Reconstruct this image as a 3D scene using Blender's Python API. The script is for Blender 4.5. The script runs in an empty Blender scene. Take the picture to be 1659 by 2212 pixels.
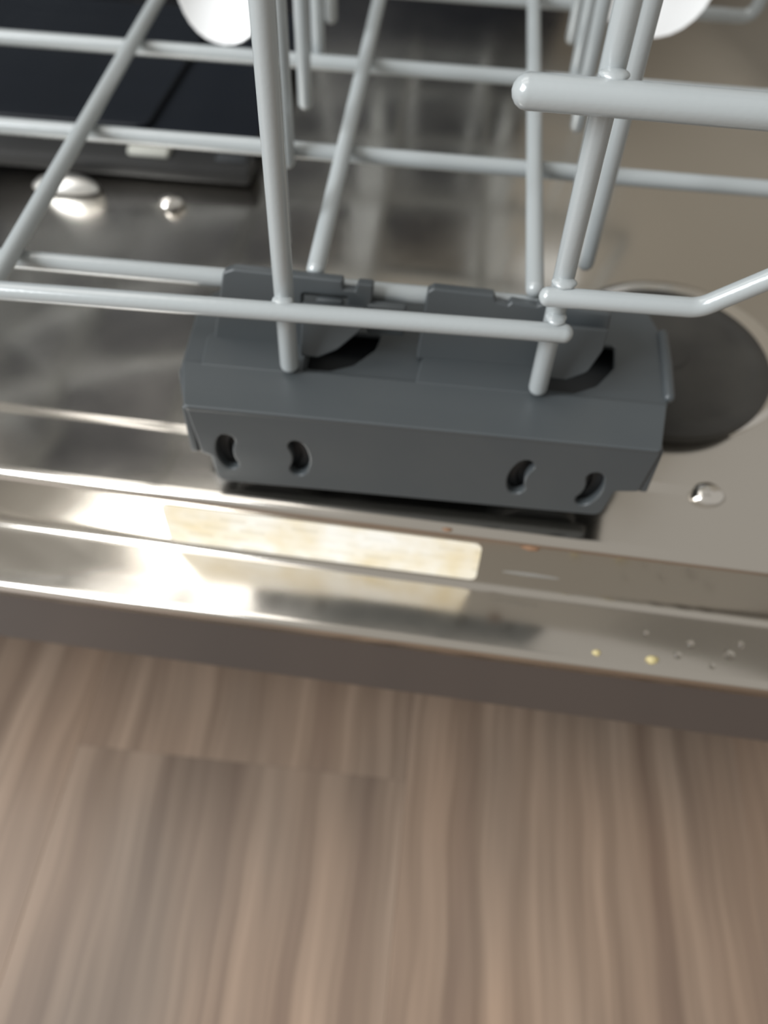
import bpy, bmesh, math, random
from mathutils import Vector, Matrix
random.seed(7)
sc = bpy.context.scene
COL = sc.collection

# ------------------------------------------------------------------ camera
# all lengths below are millimetres; the door's inner panel is z = 0 and the kitchen floor FL below it
FL = 130.0
def W(x, y, z):
    return Vector((x * .001, y * .001, (z + FL) * .001))
CAM_H = 193.0
cam = bpy.data.cameras.new('camera'); camo = bpy.data.objects.new('camera', cam); COL.objects.link(camo)
def axes():
    cx, cy = 829.5, 1106.0
    V = (1148.0, -1400.0); N = (761.0, 2548.0)
    f = math.sqrt(-((V[0]-cx)*(N[0]-cx) + (V[1]-cy)*(N[1]-cy)))
    d = lambda p: Vector((p[0]-cx, -(p[1]-cy), -f)).normalized()
    Y = d(V); Z = -d(N); X = Y.cross(Z)
    return f, Matrix((X, Y, Z))
FPX, R = axes()
camo.matrix_world = Matrix.Translation(W(0, 0, CAM_H)) @ R.to_4x4()
cam.sensor_fit = 'VERTICAL'; cam.sensor_height = 36.0; cam.sensor_width = 27.0
cam.lens = FPX / 2212.0 * 36.0
cam.clip_start = .005; cam.clip_end = 50
cam.dof.use_dof = True; cam.dof.focus_distance = .172; cam.dof.aperture_fstop = 10.0
sc.camera = camo

# ------------------------------------------------------------------ light
world = bpy.data.worlds.new('world'); sc.world = world; world.use_nodes = True
bg = world.node_tree.nodes['Background']
bg.inputs[0].default_value = (.97, .94, .88, 1); bg.inputs[1].default_value = .43
def area(name, loc, target, sx, sy, power, col):
    l = bpy.data.lights.new(name, 'AREA'); l.shape = 'RECTANGLE'; l.size = sx; l.size_y = sy
    l.energy = power; l.color = col
    o = bpy.data.objects.new(name, l); COL.objects.link(o); o.location = loc
    o.rotation_euler = (Vector(target) - Vector(loc)).to_track_quat('-Z', 'Y').to_euler()
    return o
area('ledge_fill_light', (-1.4, .5, 2.15), (-1.4, .5, 0), 1.75, 1.7, 22, (1.0, .98, .95))  # no fixture known: overhead source added to brighten the ledge's left end
area('side_window_light', (-1.45, -.75, 1.25), (0, .15, .1), 1.0, 1.2, 54, (.93, .97, 1.0))
sc.view_settings.view_transform = 'Standard'; sc.view_settings.look = 'None'
sc.view_settings.gamma = 1.0; sc.view_settings.use_curve_mapping = False
sc.view_settings.exposure = 0.2

# ------------------------------------------------------------------ materials
def mat(name, col, rough=.5, metal=0.0, spec=.5, bump=None, mottle=None, coat=0.0):
    """bump = (scale, strength, distance_mm); mottle = (scale, second colour, amount)"""
    m = bpy.data.materials.new(name); m.use_nodes = True
    nt = m.node_tree; b = nt.nodes['Principled BSDF']
    b.inputs['Base Color'].default_value = (*col, 1); b.inputs['Roughness'].default_value = rough
    b.inputs['Metallic'].default_value = metal; b.inputs['Specular IOR Level'].default_value = spec
    b.inputs['Coat Weight'].default_value = coat
    tc = nt.nodes.new('ShaderNodeTexCoord')
    if bump:
        n = nt.nodes.new('ShaderNodeTexNoise'); n.inputs['Scale'].default_value = bump[0]; n.inputs['Detail'].default_value = 3
        nt.links.new(tc.outputs['Object'], n.inputs['Vector'])
        bp = nt.nodes.new('ShaderNodeBump'); bp.inputs['Strength'].default_value = bump[1]; bp.inputs['Distance'].default_value = bump[2]*.001
        nt.links.new(n.outputs['Fac'], bp.inputs['Height']); nt.links.new(bp.outputs['Normal'], b.inputs['Normal'])
    if mottle:
        n = nt.nodes.new('ShaderNodeTexNoise'); n.inputs['Scale'].default_value = mottle[0]; n.inputs['Detail'].default_value = 4
        nt.links.new(tc.outputs['Object'], n.inputs['Vector'])
        mp = nt.nodes.new('ShaderNodeMapRange'); mp.inputs[1].default_value = .4; mp.inputs[2].default_value = .7; mp.inputs[4].default_value = mottle[2]
        nt.links.new(n.outputs['Fac'], mp.inputs[0])
        mx = nt.nodes.new('ShaderNodeMix'); mx.data_type = 'RGBA'
        mx.inputs[6].default_value = (*col, 1); mx.inputs[7].default_value = (*mottle[1], 1)
        nt.links.new(mp.outputs[0], mx.inputs[0]); nt.links.new(mx.outputs[2], b.inputs['Base Color'])
    return m

def steel_mat():
    m = mat('brushed_steel', (.60, .565, .515), .27, 1.0, bump=(160, .05, .3))
    nt = m.node_tree; b = nt.nodes['Principled BSDF']; tc = [n for n in nt.nodes if n.type == 'TEX_COORD'][0]
    n = nt.nodes.new('ShaderNodeTexNoise'); n.inputs['Scale'].default_value = 34; n.inputs['Detail'].default_value = 5
    nt.links.new(tc.outputs['Object'], n.inputs['Vector'])
    mp = nt.nodes.new('ShaderNodeMapRange'); mp.inputs[1].default_value = .35; mp.inputs[2].default_value = .7
    mp.inputs[3].default_value = .15; mp.inputs[4].default_value = .22
    nt.links.new(n.outputs['Fac'], mp.inputs[0]); nt.links.new(mp.outputs[0], b.inputs['Roughness'])
    return m

def wood_mat():
    m = bpy.data.materials.new('walnut_laminate'); m.use_nodes = True
    nt = m.node_tree; L = nt.links; b = nt.nodes['Principled BSDF']
    tc = nt.nodes.new('ShaderNodeTexCoord'); oi = nt.nodes.new('ShaderNodeObjectInfo')
    off = nt.nodes.new('ShaderNodeVectorMath'); off.operation = 'SCALE'; off.inputs[3].default_value = 1.0
    cmb = nt.nodes.new('ShaderNodeCombineXYZ')
    mul = nt.nodes.new('ShaderNodeMath'); mul.operation = 'MULTIPLY'; mul.inputs[1].default_value = 37.0
    L.new(oi.outputs['Random'], mul.inputs[0]); L.new(mul.outputs[0], cmb.inputs[0]); L.new(mul.outputs[0], cmb.inputs[1])
    add = nt.nodes.new('ShaderNodeVectorMath'); add.operation = 'ADD'
    L.new(tc.outputs['Object'], add.inputs[0]); L.new(cmb.outputs[0], add.inputs[1])
    # slow sideways wander of the grain
    wn = nt.nodes.new('ShaderNodeTexNoise'); wn.inputs['Scale'].default_value = 9; wn.inputs['Detail'].default_value = 2
    L.new(add.outputs[0], wn.inputs['Vector'])
    ws = nt.nodes.new('ShaderNodeMath'); ws.operation = 'MULTIPLY_ADD'; ws.inputs[1].default_value = .014; ws.inputs[2].default_value = -.007
    L.new(wn.outputs['Fac'], ws.inputs[0])
    wc = nt.nodes.new('ShaderNodeCombineXYZ'); L.new(ws.outputs[0], wc.inputs[0])
    ad2 = nt.nodes.new('ShaderNodeVectorMath'); ad2.operation = 'ADD'; L.new(add.outputs[0], ad2.inputs[0]); L.new(wc.outputs[0], ad2.inputs[1])
    def grain(sx, sy, det):
        mpn = nt.nodes.new('ShaderNodeMapping'); mpn.inputs['Scale'].default_value = (sx, sy, 1)
        L.new(ad2.outputs[0], mpn.inputs[0])
        n = nt.nodes.new('ShaderNodeTexNoise'); n.inputs['Scale'].default_value = 1; n.inputs['Detail'].default_value = det
        n.inputs['Roughness'].default_value = .6
        L.new(mpn.outputs[0], n.inputs['Vector']); return n
    g1 = grain(80, 3.0, 3); g2 = grain(230, 5, 3); g3 = grain(14, 5, 2)
    r1 = nt.nodes.new('ShaderNodeValToRGB'); e = r1.color_ramp.elements
    e[0].position = .30; e[0].color = (.135, .095, .071, 1); e[1].position = .72; e[1].color = (.285, .213, .16, 1)
    x = r1.color_ramp.elements.new(.5); x.color = (.196, .144, .107, 1)
    L.new(g1.outputs['Fac'], r1.inputs[0])
    r2 = nt.nodes.new('ShaderNodeValToRGB'); e = r2.color_ramp.elements
    e[0].position = .3; e[0].color = (.78, .76, .74, 1); e[1].position = .7; e[1].color = (1.12, 1.12, 1.12, 1)
    L.new(g2.outputs['Fac'], r2.inputs[0])
    m1 = nt.nodes.new('ShaderNodeMix'); m1.data_type = 'RGBA'; m1.blend_type = 'MULTIPLY'; m1.inputs[0].default_value = .65
    L.new(r1.outputs[0], m1.inputs[6]); L.new(r2.outputs[0], m1.inputs[7])
    r3 = nt.nodes.new('ShaderNodeValToRGB'); e = r3.color_ramp.elements
    e[0].position = .35; e[0].color = (.80, .82, .84, 1); e[1].position = .65; e[1].color = (1.2, 1.12, 1.06, 1)
    L.new(g3.outputs['Fac'], r3.inputs[0])
    m2 = nt.nodes.new('ShaderNodeMix'); m2.data_type = 'RGBA'; m2.blend_type = 'MULTIPLY'; m2.inputs[0].default_value = .8
    L.new(m1.outputs[2], m2.inputs[6]); L.new(r3.outputs[0], m2.inputs[7])
    L.new(m2.outputs[2], b.inputs['Base Color'])
    b.inputs['Roughness'].default_value = .42
    return m

def label_mat():
    """old paper label: cream, tea-coloured stains, rows of washed-out print"""
    m = mat('aged_paper', (.80, .76, .64), .55)
    nt = m.node_tree; L = nt.links; b = nt.nodes['Principled BSDF']; tc = [n for n in nt.nodes if n.type == 'TEX_COORD'][0]
    n1 = nt.nodes.new('ShaderNodeTexNoise'); n1.inputs['Scale'].default_value = 55; n1.inputs['Detail'].default_value = 3
    L.new(tc.outputs['Object'], n1.inputs['Vector'])
    r1 = nt.nodes.new('ShaderNodeValToRGB'); e = r1.color_ramp.elements
    e[0].position = .38; e[0].color = (.93, .91, .85, 1); e[1].position = .70; e[1].color = (.80, .68, .45, 1)
    L.new(n1.outputs['Fac'], r1.inputs[0])
    mp = nt.nodes.new('ShaderNodeMapping'); mp.inputs['Rotation'].default_value = (math.pi/2, 0, 0)
    L.new(tc.outputs['Object'], mp.inputs[0])
    br = nt.nodes.new('ShaderNodeTexBrick'); br.inputs['Scale'].default_value = 60
    br.inputs['Color1'].default_value = (.72, .70, .64, 1); br.inputs['Color2'].default_value = (1, 1, 1, 1); br.inputs['Mortar'].default_value = (1, 1, 1, 1)
    br.inputs['Mortar Size'].default_value = .09; br.inputs['Brick Width'].default_value = .62; br.inputs['Row Height'].default_value = .26
    L.new(mp.outputs[0], br.inputs['Vector'])
    mx = nt.nodes.new('ShaderNodeMix'); mx.data_type = 'RGBA'; mx.blend_type = 'MULTIPLY'; mx.inputs[0].default_value = .45
    L.new(r1.outputs[0], mx.inputs[6]); L.new(br.outputs[0], mx.inputs[7]); L.new(mx.outputs[2], b.inputs['Base Color'])
    return m

M = {
 'wire': mat('grey_nylon_coating', (.33, .352, .356), .2, spec=.85, bump=(900, .14, .25)),
 'plastic': mat('charcoal_plastic', (.052, .059, .063), .38, bump=(1500, .08, .1), mottle=(45, (.06, .066, .068), .6)),
 'plastic_dark': mat('black_plastic', (.022, .025, .028), .5),
 'cap': mat('worn_dark_plastic', (.030, .028, .025), .6, bump=(500, .25, .3), mottle=(70, (.042, .039, .034), 1)),
 'disp': mat('dispenser_plastic', (.005, .007, .011), .4, spec=.25),
 'disp_bar': mat('dispenser_bar_plastic', (.024, .024, .024), .45, spec=.3),
 'tab': mat('pale_grey_plastic', (.42, .42, .38), .4),
 'steel': steel_mat(),
 'bright_steel': mat('polished_steel', (.75, .72, .68), .16, 1.0), 'satin_steel': mat('satin_steel', (.9, .89, .86), .34, 1.0),
 'outer': mat('brown_grey_enamel', (.115, .10, .092), .36, 0.5),
 'wood': wood_mat(), 'sub': mat('underlay', (.03, .022, .016), .9),
 'white': mat('glossy_white', (.86, .86, .86), .18),
 'paper': label_mat(),
 'drop': None,
 'crumb': mat('yellow_residue', (.42, .35, .17), .5), 'rust': mat('rust_brown', (.20, .11, .06), .7),
 'scale': mat('limescale', (.22, .21, .19), .8),
 'wall': mat('beige_wall', (.45, .415, .36), .9), 'navy': mat('navy_cabinet_paint', (.006, .008, .013), .45, spec=.2),
 'counter': mat('pale_counter', (.02, .02, .02), .5), 'handle': mat('brushed_nickel', (.5, .5, .5), .3, 1.0),
}
def water():
    m = bpy.data.materials.new('water'); m.use_nodes = True; b = m.node_tree.nodes['Principled BSDF']
    b.inputs['Base Color'].default_value = (1, 1, 1, 1); b.inputs['Roughness'].default_value = .03
    b.inputs['Transmission Weight'].default_value = 1; b.inputs['IOR'].default_value = 1.33
    return m
M['drop'] = water()

# ------------------------------------------------------------------ helpers
def thing(name, loc, label=None, cat=None, group=None, kind=None, rz=0.0):
    o = bpy.data.objects.new(name, None); COL.objects.link(o); o.empty_display_size = .01
    o.location = W(*loc); o.rotation_euler[2] = rz
    tag(o, label, cat, group, kind); return o
def tag(o, label=None, cat=None, group=None, kind=None):
    if label: o['label'] = label
    if cat: o['category'] = cat
    if group: o['group'] = group
    if kind: o['kind'] = kind
    return o
def base_of(p):
    v = Vector((0, 0, 0))
    while p: v += p.location; p = p.parent
    return v
def link(name, me, material, parent=None, at=None, sharp=40, local=False):
    """mesh built in mm world space -> object in metres, relative to its parent (or to the point at)"""
    org = base_of(parent) if parent else (W(*at) if at else Vector((0, 0, 0)))
    if not local:
        for v in me.vertices: v.co = W(*v.co) - org
    for p in me.polygons: p.use_smooth = True
    me.set_sharp_from_angle(angle=math.radians(sharp))
    me.materials.append(material)
    o = bpy.data.objects.new(name, me); COL.objects.link(o)
    if '_flat' in me: wn = o.modifiers.new('normals', 'WEIGHTED_NORMAL'); wn.keep_sharp = True
    if parent: o.parent = parent
    elif not local: o.location = org
    return o
def mesh_bm(bm):
    bmesh.ops.recalc_face_normals(bm, faces=bm.faces)
    me = bpy.data.meshes.new('m'); bm.to_mesh(me); bm.free(); return me
def fillet(pts, r, n=6):
    pts = [Vector(p) for p in pts]
    if r <= 0 or len(pts) < 3: return pts
    out = [pts[0]]
    for a, b, c in zip(pts, pts[1:], pts[2:]):
        d1 = (a-b).normalized(); d2 = (c-b).normalized(); ang = d1.angle(d2)
        if ang > math.pi - .02: out.append(b); continue
        t = min(r/math.tan(ang/2), (a-b).length*.49, (c-b).length*.49)
        p0, p1 = b+d1*t, b+d2*t
        for i in range(n+1):
            s = i/n; out.append(p0*(1-s)**2 + b*2*s*(1-s) + p1*s*s)
    out.append(pts[-1]); return out
def tube(path, r, bend=0, seg=14, cap=True):
    """round wire with domed ends along path"""
    P = fillet(path, bend)
    n = len(P); T = []
    for i in range(n):
        a = P[max(0, i-1)]; b = P[min(n-1, i+1)]; T.append((b-a).normalized())
    rings = []   # (centre, tangent, radius)
    if cap:
        for k in range(4):
            a = k/4*math.pi/2; rings.append((P[0]-T[0]*r*math.cos(a)*.9, T[0], max(r*math.sin(a), r*.05)))
    for p, t in zip(P, T): rings.append((p, t, r))
    if cap:
        for k in range(3, -1, -1):
            a = k/4*math.pi/2; rings.append((P[-1]+T[-1]*r*math.cos(a)*.9, T[-1], max(r*math.sin(a), r*.05)))
    bm = bmesh.new(); up = T[0].orthogonal().normalized(); prev = None; first = None
    for c, t, rad in rings:
        up = (up - t*up.dot(t)).normalized(); s = t.cross(up)
        vs = [bm.verts.new(c + (up*math.cos(2*math.pi*k/seg) + s*math.sin(2*math.pi*k/seg))*rad) for k in range(seg)]
        if prev:
            for k in range(seg): bm.faces.new((prev[k], prev[(k+1) % seg], vs[(k+1) % seg], vs[k]))
        else: first = vs
        prev = vs
    bm.faces.new(first); bm.faces.new(prev)
    return mesh_bm(bm)
def rpoly(pts, r, n=5):
    """closed 2-D polygon with rounded corners; r is one radius or one per corner"""
    out = []; N = len(pts)
    for i in range(N):
        a, b, c = (Vector(pts[(i+k-1) % N]) for k in range(3))
        rr = r[i] if isinstance(r, (list, tuple)) else r
        if rr <= 0: out.append(b); continue
        d1 = (a-b).normalized(); d2 = (c-b).normalized(); ang = d1.angle(d2)
        if ang > math.pi-.02: out.append(b); continue
        t = min(rr/math.tan(ang/2), (a-b).length*.48, (c-b).length*.48); p0, p1 = b+d1*t, b+d2*t
        for k in range(n+1):
            s = k/n; out.append(p0*(1-s)**2 + b*2*s*(1-s) + p1*s*s)
    return out
def plate(outline, holes, O, u, v, thick, bev=.4):
    """flat plate with holes: outline in (u, v) mm about O, its thickness centred on that plane"""
    cu = bpy.data.curves.new('c', 'CURVE'); cu.dimensions = '2D'; cu.fill_mode = 'BOTH'
    cu.extrude = max(thick/2-bev, .01); cu.bevel_depth = bev; cu.bevel_resolution = 2; cu.offset = -bev
    for loop in [outline]+holes:
        sp = cu.splines.new('POLY'); sp.points.add(len(loop)-1)
        for p, q in zip(sp.points, loop): p.co = (q[0], q[1], 0, 1)
        sp.use_cyclic_u = True
    o = bpy.data.objects.new('c', cu); COL.objects.link(o)
    dg = bpy.context.evaluated_depsgraph_get(); me = bpy.data.meshes.new_from_object(o.evaluated_get(dg))
    bpy.data.objects.remove(o); bpy.data.curves.remove(cu)
    u = Vector(u).normalized(); v = Vector(v).normalized(); w = u.cross(v); O = Vector(O)
    for q in me.vertices: q.co = O + u*q.co.x + v*q.co.y + w*q.co.z
    bm = bmesh.new(); bm.from_mesh(me); bmesh.ops.remove_doubles(bm, verts=bm.verts, dist=.001); bpy.data.meshes.remove(me)
    me2 = mesh_bm(bm); me2.materials.clear(); me2['_flat'] = 1; return me2
def box(x0, x1, y0, y1, z0, z1, bev=.6, seg=2, rot=0.0):
    bm = bmesh.new(); bmesh.ops.create_cube(bm, size=1)
    for q in bm.verts: q.co = Vector(((x0+x1)/2+q.co.x*(x1-x0), (y0+y1)/2+q.co.y*(y1-y0), (z0+z1)/2+q.co.z*(z1-z0)))
    if bev: bmesh.ops.bevel(bm, geom=bm.edges[:], offset=bev, segments=seg, affect='EDGES', profile=.5)
    if rot: bmesh.ops.rotate(bm, verts=bm.verts, cent=((x0+x1)/2, (y0+y1)/2, 0), matrix=Matrix.Rotation(rot, 3, 'Z'))
    return mesh_bm(bm)
def lathe(prof, c, axis='Z', seg=40, sx=1, sy=1):
    """prof: (radius, height) pairs"""
    bm = bmesh.new(); rows = []
    for r, h in prof:
        row = []
        for k in range(seg):
            a = 2*math.pi*k/seg; p = Vector((r*math.cos(a)*sx, r*math.sin(a)*sy, h))
            if axis == 'Y': p = Vector((p.x, p.z, p.y))
            row.append(bm.verts.new(p + Vector(c)))
        rows.append(row)
    for a, b in zip(rows, rows[1:]):
        for k in range(seg): bm.faces.new((a[k], a[(k+1) % seg], b[(k+1) % seg], b[k]))
    bm.faces.new(rows[0]); bm.faces.new(rows[-1])
    bmesh.ops.remove_doubles(bm, verts=bm.verts, dist=.0005)
    return mesh_bm(bm)
def blob(c, sx, sy, sz, amp=.25, seed=0, flat=True):
    rnd = random.Random(seed); bm = bmesh.new(); bmesh.ops.create_icosphere(bm, subdivisions=3, radius=1)
    ph = [rnd.uniform(0, 6.28) for _ in range(4)]
    for q in bm.verts:
        p = q.co; k = 1+amp*(.5*math.sin(3*p.x+ph[0])+.5*math.sin(4*p.y+ph[1])+.3*math.sin(7*p.x+5*p.y+ph[2]))
        z = p.z if (p.z > 0 or not flat) else p.z*.08
        q.co = Vector((c[0]+p.x*sx*k, c[1]+p.y*sy*k, c[2]+z*sz))
    return mesh_bm(bm)

# ------------------------------------------------------------------ setting: floor of laminate planks
floor = link('floor', box(-700, 700, -500, 1500, -FL-20, -FL-2.2, 0), M['sub'], at=(0, 0, -FL-20)); tag(floor, 'dark underlay below the brown wood laminate floor', None, None, 'structure')
PW, PL = 125.0, 1200.0
pm = box(-PW/2+.03, PW/2-.03, 0.03, PL-.03, -2.0, 0, .12, 1)
for v in pm.vertices: v.co *= .001
for p in pm.polygons: p.use_smooth = False
pm.materials.append(M['wood'])
for i in range(-5, 5):
    joint = {-1: 120.0 - PL}.get(i, None)
    y = joint if joint is not None else -PL + ((i*437) % 900) - 150
    x = 5.5 + i*PW + PW/2
    while y < 1500:
        if y + PL > -500:
            o = bpy.data.objects.new('plank', pm); COL.objects.link(o); o.parent = floor
            o.location = W(x, y, -FL) - floor.location
        y += PL
# far side of the kitchen, seen only as the reflection in the steel
wb = link('wall_back', box(-1800, 1800, 1900, 1950, -FL, 2300, 0), M['wall'], at=(0, 1900, -FL)); tag(wb, 'plain beige kitchen wall', None, None, 'structure')
kc = thing('base_cabinet', (-260, 1150, -FL), 'dark navy base cabinet mirrored in the steel panel', 'cabinet')
link('body', box(-640, 180, 1150, 1700, -FL, 690, 2), M['navy'], kc)
link('worktop', box(-645, 200, 1125, 1720, 690, 724, 4), M['counter'], kc)
for k in range(2):
    d = link('door', box(-636+k*378, -262+k*378, 1132, 1149.5, -30, 632, 3), M['navy'], kc)
    link('handle', tube([(-290+k*378, 1132, 460), (-290+k*378, 1108, 460), (-290+k*378, 1108, 580), (-290+k*378, 1132, 580)], 5, 8), M['handle'], d)

tc_ = thing('tall_cabinet', (-1080, 1100, -FL), 'tall dark blue cabinet mirrored at the left end of the steel rim', 'cabinet')
link('body', box(-1560, -650, 1122, 1700, -FL, 1290, 2), M['navy'], tc_)
for k in range(2):
    d = link('door', box(-1555+k*455, -1105+k*455, 1102, 1121.5, -30, 1280, 3), M['navy'], tc_)
    xh = -1140+k*100
    link('handle', tube([(xh, 1102, 500), (xh, 1078, 500), (xh, 1078, 700), (xh, 1102, 700)], 5, 8), M['handle'], d)

# ------------------------------------------------------------------ dishwasher door (lies open, turned 2 degrees against the rack)
DA = math.atan(-.0346)
door = thing('dishwasher_door', (0, 142.2, -58), 'open steel dishwasher door with stepped shiny rim and brown grey edge', 'appliance door', rz=DA)
def prof_extrude(prof, x0, x1, nx=2):
    bm = bmesh.new(); rows = []
    for i in range(nx):
        x = x0+(x1-x0)*i/(nx-1)
        rows.append([bm.verts.new((x, p[0], p[1])) for p in prof])
    for a, b in zip(rows, rows[1:]):
        for k in range(len(prof)-1): bm.faces.new((a[k], a[k+1], b[k+1], b[k]))
    return bm
def door_link(name, me, m, parent=None, sharp=40):
    """door-local mm coordinates: y = 0 on the rim ridge, z = 0 on the panel"""
    for v in me.vertices: v.co = Vector((v.co.x*.001, v.co.y*.001, (v.co.z+58)*.001))
    o = link(name, me, m, None, None, sharp, local=True); o.parent = parent or door; return o
def arc(cy_, cz_, r, a0, a1, n=7):
    return [(cy_+r*math.cos(math.radians(a0+(a1-a0)*i/n)), cz_+r*math.sin(math.radians(a0+(a1-a0)*i/n))) for i in range(n+1)]
Z2 = -25.0; R1 = 3.2; R2 = 2.6; R3 = 2.4; YE = -21.5
prof = [(560, -8), (540, .8), (25.6, .8), (24.6, .68), (23.2, .12), (22, 0)]
prof += arc(R1, -R1, R1, 90, 180)                                   # ridge
prof += arc(-R2, Z2+R2, R2, 0, -90)                                 # inner corner of the ledge
prof += arc(YE+R3, Z2-R3, R3, 90, 180)                              # outer corner
prof += [(YE, Z2-5)]
bm = prof_extrude(prof, -360, 330)
bmesh.ops.recalc_face_normals(bm, faces=bm.faces)
me = bpy.data.meshes.new('liner'); bm.to_mesh(me); bm.free()
liner = door_link('inner_liner', me, M['steel'], sharp=60)
so = liner.modifiers.new('thickness', 'SOLIDIFY'); so.thickness = .0008; so.offset = -1
bm = bmesh.new()
outer = plate(rpoly([(-362, YE+.3), (332, YE+.3), (332, 575), (-362, 575)], 3), [], (0, 0, (Z2-5-58)/2), (1, 0, 0), (0, 1, 0), 58+Z2-5+2.5, 2.0)
door_link('outer_panel', outer, M['outer'])
bm.free()
# pressed bump on the step line
door_link('pressed_bump', blob((80, 23.5, 0), 5, 4, 2.6, .08, 3), M['bright_steel'])
door_link('water_mark', blob((34, .12, -16.5), 8, .25, 1.0, .3, 5, False), M['scale'])

# label on the upright face of the rim
def on_rim(X): return X
lab = plate(rpoly([(-72, -22.2), (18.6, -22.2), (18.6, -4.6), (-72, -4.6)], 2.2), [], (0, -.25, 0), (1, 0, 0), (0, 0, 1), .3, .08)
lo = door_link('rating_label', lab, M['paper'])
lo['label'] = 'cream water-stained paper label with washed-out print'

# round cap on the panel
cp = thing('round_cap', (72, 213, 1.3), 'round dark grey cap on steel panel right of the roller carriage', 'cap')
link('arc_ring', lathe([(33.2, .6), (35.6, .6), (36, 1.6), (35.2, 2.2), (33.2, 2.2)], (75.5, 219, 0), seg=64), M['bright_steel'], cp)  # polished ring shaped and offset to give the bright arc at upper right
link('disc', lathe([(0, .8), (32, .8), (32.6, 1.6), (32.8, 4.6), (31.6, 6), (28, 6.6), (27, 6.2), (24, 6.2), (0, 6.6)], (72, 213, 0), seg=64), M['cap'], cp)
link('hub', lathe([(0, 6.5), (7, 6.5), (6.4, 7.2), (0, 7.4)], (72, 213, 0), seg=32), M['cap'], cp)

# detergent dispenser, dark, behind the rack at the upper left
dp = thing('detergent_dispenser', (-130, 350, 1.3), 'dark detergent dispenser with pale tab, blurred behind the rack', 'dispenser')
link('tray', plate(rpoly([(-215, 302), (-76, 302), (-70, 420), (-215, 420)], 8), [], (0, 0, 4.2), (1, 0, 0), (0, 1, 0), 6, 1.2), M['disp'], dp)
link('front_bar', box(-190, -74, 290, 304, 1.3, 8, 2), M['disp_bar'], dp)
tb = link('lid', plate(rpoly([(-200, 312), (-118, 312), (-112, 400), (-200, 400)], 6), [], (0, 0, 8.2), (1, 0, 0), (0, 1, 0), 3, 1), M['disp'], dp)
link('latch_tab', box(-121, -105, 294, 304, 7, 10.5, 1.5), M['tab'], dp)
link('pocket', box(-88, -76, 295, 306, 6, 9, 1), M['plastic_dark'], dp)
glint_blob = link('handle', blob((-141, 281, 1.3), 13, 5.5, 4.5, .06, 12), M['satin_steel'], dp)  # steel blob added in place of the bright glint on the panel; no handle
link('glint_tail', blob((-101, 276, 1.3), 5, 4, 3, .1, 8), M['bright_steel'], dp)  # second blob, shaped for the light spot at the glint's tail

# ------------------------------------------------------------------ lower rack
rack = thing('dish_rack', (0, 300, 40), 'light grey coated wire dish rack pulled out over the door', 'dish rack')
def wire(name, path, d, bend=0): return link(name, tube(path, d/2, bend), M['wire'], rack)
RX0, RX1 = -390, 107
wire('floor_wire', [(RX0, 183, 170), (RX0, 183, 45), (40, 183, 45)], 5.0, 6)
for y in (245.6, 300.5, 360, 420, 480, 540):
    wire('floor_wire', [(RX0, y, 170), (RX0, y, 45), (RX1, y, 45), (RX1+8, y, 170)], 5.0, 6)
for x in (-346, -268, -189, -110.3, -32, 24):
    y0 = 160 if x < -50 else 183.5
    wire('cross_wire', [(x, y0, 49.8), (x, 575, 49.8), (x, 582, 170)], 4.8, 8)
for row, lst in ((-49.2, (202, 240.8, 275, 304.8, 336, 366, 396, 426, 456, 486)), (38.8, (204, 240.8, 274.5, 303, 334, 365, 395, 425, 455, 485))):
    for y in lst:
        x = -44 if y == 202 else row
        wire('tine', [(x, y, 42+2), (x, y, 158)], 4.6)
    wire('tine_rail', [(row, 196, 160), (row, 492, 160)], 4.6)
# near side wall
wire('front_rail', [(-391, 159, 50), (-104, 159, 54.8), (29.5, 159, 57.1)], 4.6)
wire('wall_wire', [(-36.3, 163.5, 35.2), (-36.3, 163.5, 170)], 4.8)
wire('wall_wire', [(27.2, 163.5, 35.2), (27.2, 163.5, 170)], 4.8)
wire('wall_wire', [(-391, 163.5, 40), (-391, 163.5, 170)], 4.8)
wire('corner_wire', [(24, 159, 67.1), (57, 159, 67.6), (112, 159, 110), (114, 163, 170)], 4.5, 7)
wire('handle_bar', [(12.3, 158, 112.9), (112, 158, 112.2)], 6.5)
wire('top_rim', [(RX0, 165, 170), (RX0, 582, 170), (RX1+8, 582, 170), (RX1+8, 165, 170), (RX0, 165, 170)], 6.0, 8)
# weld beads where the near wires meet
for (x, y, z) in ((-36.3, 161, 57.6), (27.2, 161, 59.6), (27.2, 161, 69.6), (27.2, 160.5, 115.8)):
    link('weld', blob((x, y, z), 2.6, 2.3, 1.0, .1, int(z), False), M['wire'], rack)

# ------------------------------------------------------------------ roller carriage
car = thing('roller_carriage', (0, 172, 0), 'charcoal plastic roller carriage with kidney-shaped slots under the rack wires', 'roller bracket')
PL_ = M['plastic']
# front plate with four kidney slots
def kidney(cx_, cz_, r, side, tilt=0):
    """bean: an arc of radius r about the roller hub, 4.4 mm wide with round ends"""
    w, A = 2.2, math.radians(27); out = []
    P = lambda rad, a: (cx_+side*rad*math.cos(a+tilt), cz_+rad*math.sin(a+tilt))
    for i in range(10): out.append(P(r+w, -A+2*A*i/9))
    for k in range(1, 6):
        b = math.pi*k/6; out.append(P(r+w*math.cos(b), A+w*math.sin(b)/r))
    for i in range(10): out.append(P(r-w, A-2*A*i/9))
    for k in range(1, 6):
        b = math.pi*k/6; out.append(P(r-w*math.cos(b), -A-w*math.sin(b)/r))
    return out
fo = rpoly([(-60.3, 31.8), (-58.6, 14.6), (-56.2, 13.4), (-55.4, 3.4), (49, 4.2), (50.6, 14.8), (56.4, 15.6), (58, 31.8)], [1.5, 1.2, 1, 3, 3, 1, 1.2, 1.5])
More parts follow.
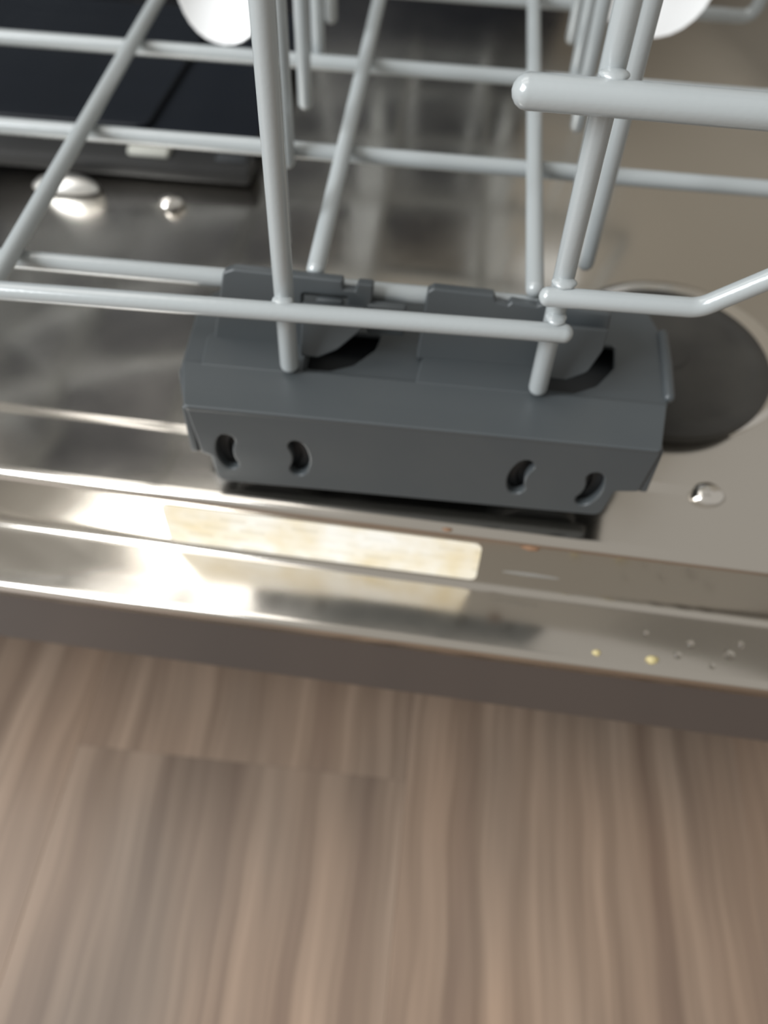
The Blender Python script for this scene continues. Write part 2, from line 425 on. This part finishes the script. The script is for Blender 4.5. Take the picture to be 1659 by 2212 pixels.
holes = [kidney(-42, 15.8, 10.2, -1), kidney(-42, 15.8, 10.2, 1), kidney(34.8, 15.8, 10.2, -1, .12), kidney(34.8, 15.8, 10.2, 1, -.12)]
fp = link('front_plate', plate(fo, holes, (0, 149.9, 0), (1, 0, 0), (0, 0, 1), 2.8, .5), PL_, car)
# housing behind the rollers
link('housing', plate(rpoly([(-64.5, 160), (-59, 158.5), (57.5, 158.5), (62, 168), (62.6, 190), (58, 204), (-58, 199), (-66, 190)], 4), [], (0, 0, 16.4), (1, 0, 0), (0, 1, 0), 15.6, 1.6), M['plastic_dark'], car)
link('side_skirt', plate(rpoly([(-64.5, 160), (-66, 190), (-58, 199), (58, 204), (62.6, 190), (62, 168), (59.5, 163), (57, 164), (59, 170), (59.6, 189), (56, 201), (-57, 196), (-63, 189), (-61.5, 161)], .8), [], (0, 0, 19.5), (1, 0, 0), (0, 1, 0), 21.6, .5), PL_, car)
link('end_wall', plate(rpoly([(149, 14), (160, 12), (160, 31), (149, 31)], 1), [], (-60.4, 0, 0), (0, 1, 0), (0, 0, 1), 2.2, .5), PL_, car)
link('end_wall', plate(rpoly([(149, 15), (162, 12), (162, 31), (149, 31)], 1), [], (57.6, 0, 0), (0, 1, 0), (0, 0, 1), 2.2, .5), PL_, car)
# deck: low level, tilted front strip, two raised pads
link('deck', plate(rpoly([(-65, 161), (-61, 149.5), (57.5, 149.5), (62.5, 172), (62.6, 190), (58, 204), (-58, 199), (-66, 190)], 3),
    [rpoly([(-32.6, 166.6), (-26.5, 166.6), (-20.5, 169.5), (-15.6, 176), (-14.4, 182), (-32.6, 182)], 1), rpoly([(30, 167), (37, 166.6), (43, 170), (48, 177.5), (48.6, 186), (30, 186)], 1)], (0, 0, 30.4), (1, 0, 0), (0, 1, 0), 1.8, .6), PL_, car)
link('front_strip', plate(rpoly([(-60.6, -15.2), (57.8, -15.2), (60.4, .4), (-64.6, .4)], 1.2), [], (0, 163.6, 32.0), (1, 0, 0), (0, 1, .045), 1.8, .5), PL_, car)
link('pad', plate(rpoly([(-59.5, 162.5), (-33, 162.5), (-33, 175.6), (-60.4, 175.6)], [.6, .6, .6, 3.2]), [], (0, 0, 32.0), (1, 0, 0), (0, 1, 0), 2.0, .6), PL_, car)
link('pad', plate(rpoly([(-4, 163), (29.6, 163), (29.6, 173.6), (-2.8, 173.6)], [.6, .6, .6, 2.6]), [], (0, 0, 32.0), (1, 0, 0), (0, 1, 0), 2.0, .6), PL_, car)
link('end_rib', tube([(61.6, 168, 31.3), (62, 180, 31.6), (62, 192, 31.4)], 1.5, 3), PL_, car)
# clips that grip the wires
sl = Vector((0, 4.5, 19)).normalized()
lx = plate(rpoly([(-58.5, 0), (-31.5, 0), (-29, 3.2), (-24, 4.6), (-19, 9), (-16.8, 14), (-16.5, 19.6), (-20.5, 19.6), (-21.2, 17.6), (-24, 17.6), (-24.4, 20), (-52, 20.6), (-54.8, 19.4)], [1, .8, .8, 2, 2, 2, .8, .4, .2, .2, .4, 1, 1.5]),
           [rpoly([(-34.6, 8.5), (-23, 8.5), (-23, 15.6), (-34.6, 15.6)], .8)], (0, 175.0, 31.6), (1, 0, 0), sl, 3.6, .6)
c1 = link('clip', lx, PL_, car)
link('stop_block', box(-18, -8, 175.8, 178.6, 36.5, 46, .8), PL_, c1)
link('latch', box(-31, -24, 175.6, 178, 39, 46.5, .8), PL_, c1)
rx = plate(rpoly([(-4.4, 0), (31.6, 0), (33.5, 3.2), (37.5, 4.4), (41.4, 8), (43.4, 13), (43.2, 17.6), (26.5, 19), (24.6, 18), (18.2, 18.6), (17.4, 17.6), (14.4, 18.2), (13.6, 20), (-1.4, 20.4), (-3, 19.4)], [1, .8, .8, 2, 2.4, 2.4, .8, .6, .4, .4, .3, .3, .6, 1, 1.2]),
           [], (0, 174.6, 31.6), (1, 0, 0), sl, 3.6, .6)
c2 = link('clip', rx, PL_, car)
for x0, x1 in ((-34, -18.5), (29.8, 42)):                          # hooked tongues that reach forward round the wire
    t = plate(rpoly([(x0, 0), (x0+4.5, 0), (x0+9.5, 2.6), (x1, 8.5), (x1+.6, 14), (x0, 14)], [1, 1, 3, 3, .8, .6]), [], (0, 167.6, 34.8), (1, 0, 0), (0, 6, 14), 2.2, .5)
    link('hook', t, PL_, car)
# rollers
for x in (-42, 34.8):
    r = link('roller', lathe([(0, 152.4), (4, 152.4), (4.4, 153), (9.5, 153), (10, 152), (13.6, 152), (14, 152.6), (14, 156.6), (13.6, 157.4), (0, 157.4)], (x, 0, 14.1), axis='Y', seg=40), M['plastic_dark'], car)

# ------------------------------------------------------------------ white spoons standing in the rack
def spoon(c, w, h, label, lean):
    """bowl tip at c, bowl w wide and h long, handle up"""
    t = thing('spoon', c, label, 'spoon', 'white spoons in the rack')
    bm = bmesh.new(); nu, nv = 20, 16; grid = []
    for i in range(nv+1):
        s = .5-.5*math.cos(math.pi*i/nv); hw = w/2*math.sqrt(max(0, 1-(2*s-1)**2))*(1-.12*(2*s-1)); row = []
        for j in range(nu+1):
            q = -1+2*j/nu; dep = 5.5*(1-q*q)*(1-(2*s-1)**2)
            row.append(bm.verts.new((c[0]+q*max(hw, .3), c[1]-2+dep+lean*s*h, c[2]+s*h)))
        grid.append(row)
    for i in range(nv):
        for j in range(nu): bm.faces.new((grid[i][j], grid[i][j+1], grid[i+1][j+1], grid[i+1][j]))
    bmesh.ops.recalc_face_normals(bm, faces=bm.faces); bmesh.ops.solidify(bm, geom=bm.faces[:], thickness=1.3)
    me = bpy.data.meshes.new('bowl'); bm.to_mesh(me); bm.free()
    link('bowl', me, M['white'], t, sharp=70)
    link('handle', tube([(c[0], c[1]-1.2+lean*h*.97, c[2]+h*.97), (c[0], c[1]-1+lean*(h+14), c[2]+h+14), (c[0], c[1]+lean*(h+90), c[2]+h+90)], 2.6, 8), M['white'], t)
spoon((-81, 304.5, 47.0), 30, 42, 'white spoon head left of the near upright wire', .12)
spoon((64, 337, 45.4), 42, 50, 'white spoon head right of the near upright wires', .12)

# ------------------------------------------------------------------ small residue on the rim
def dw(x, y, z):     # door-local mm -> world mm
    c, s = math.cos(DA), math.sin(DA)
    return (c*x - s*y, 142.2 + s*x + c*y, z)
DROPS = ['largest clear water drop at the right end of the steel ledge', 'clear water drop near the inner corner, left of the largest drop',
         'clear water drop midway between the larger yellow crumb and the largest drop', 'small clear water drop nearest the outer edge of the ledge',
         'clear water drop farthest right on the steel ledge', 'tiny clear water drop farthest left on the ledge']
for k, (x, y, r) in enumerate(((91, -12.4, 1.5), (80.3, -10.6, 1.2), (76.5, -14.6, 1.1), (86, -16.6, .9), (94.5, -8.5, 1.0), (68, -9.0, .9))):
    p = dw(x, y, Z2)
    o = link('water_drop', blob(p, r, r, r*.6, .08, k), M['drop'], at=p)
    tag(o, DROPS[k], 'water drop', 'water drops on the ledge')
for (x, y, r, t) in ((54, -17.3, 1.1, 'smaller yellowish crumb at the outer edge of the steel ledge'), (69.5, -17.2, 1.5, 'larger yellow crumb at the outer edge of the steel ledge')):
    p = dw(x, y, Z2); tag(link('crumb', blob(p, r, r*.9, r*.8, .2, int(x)), M['crumb'], at=p), t, 'crumb', 'crumbs on the ledge')
p = dw(31.5, -.2, -3.4); tag(link('food_residue', blob(p, 2.4, .6, .9, .3, 2, False), M['rust'], at=p), 'brown smear of residue just below the rim ridge right of the label', 'residue')
p = dw(8.5, .7, -.9); tag(link('food_residue', blob(p, 1.5, .5, .6, .3, 4, False), M['rust'], at=p), 'small rust-brown speck on the rim ridge above the label', 'residue')
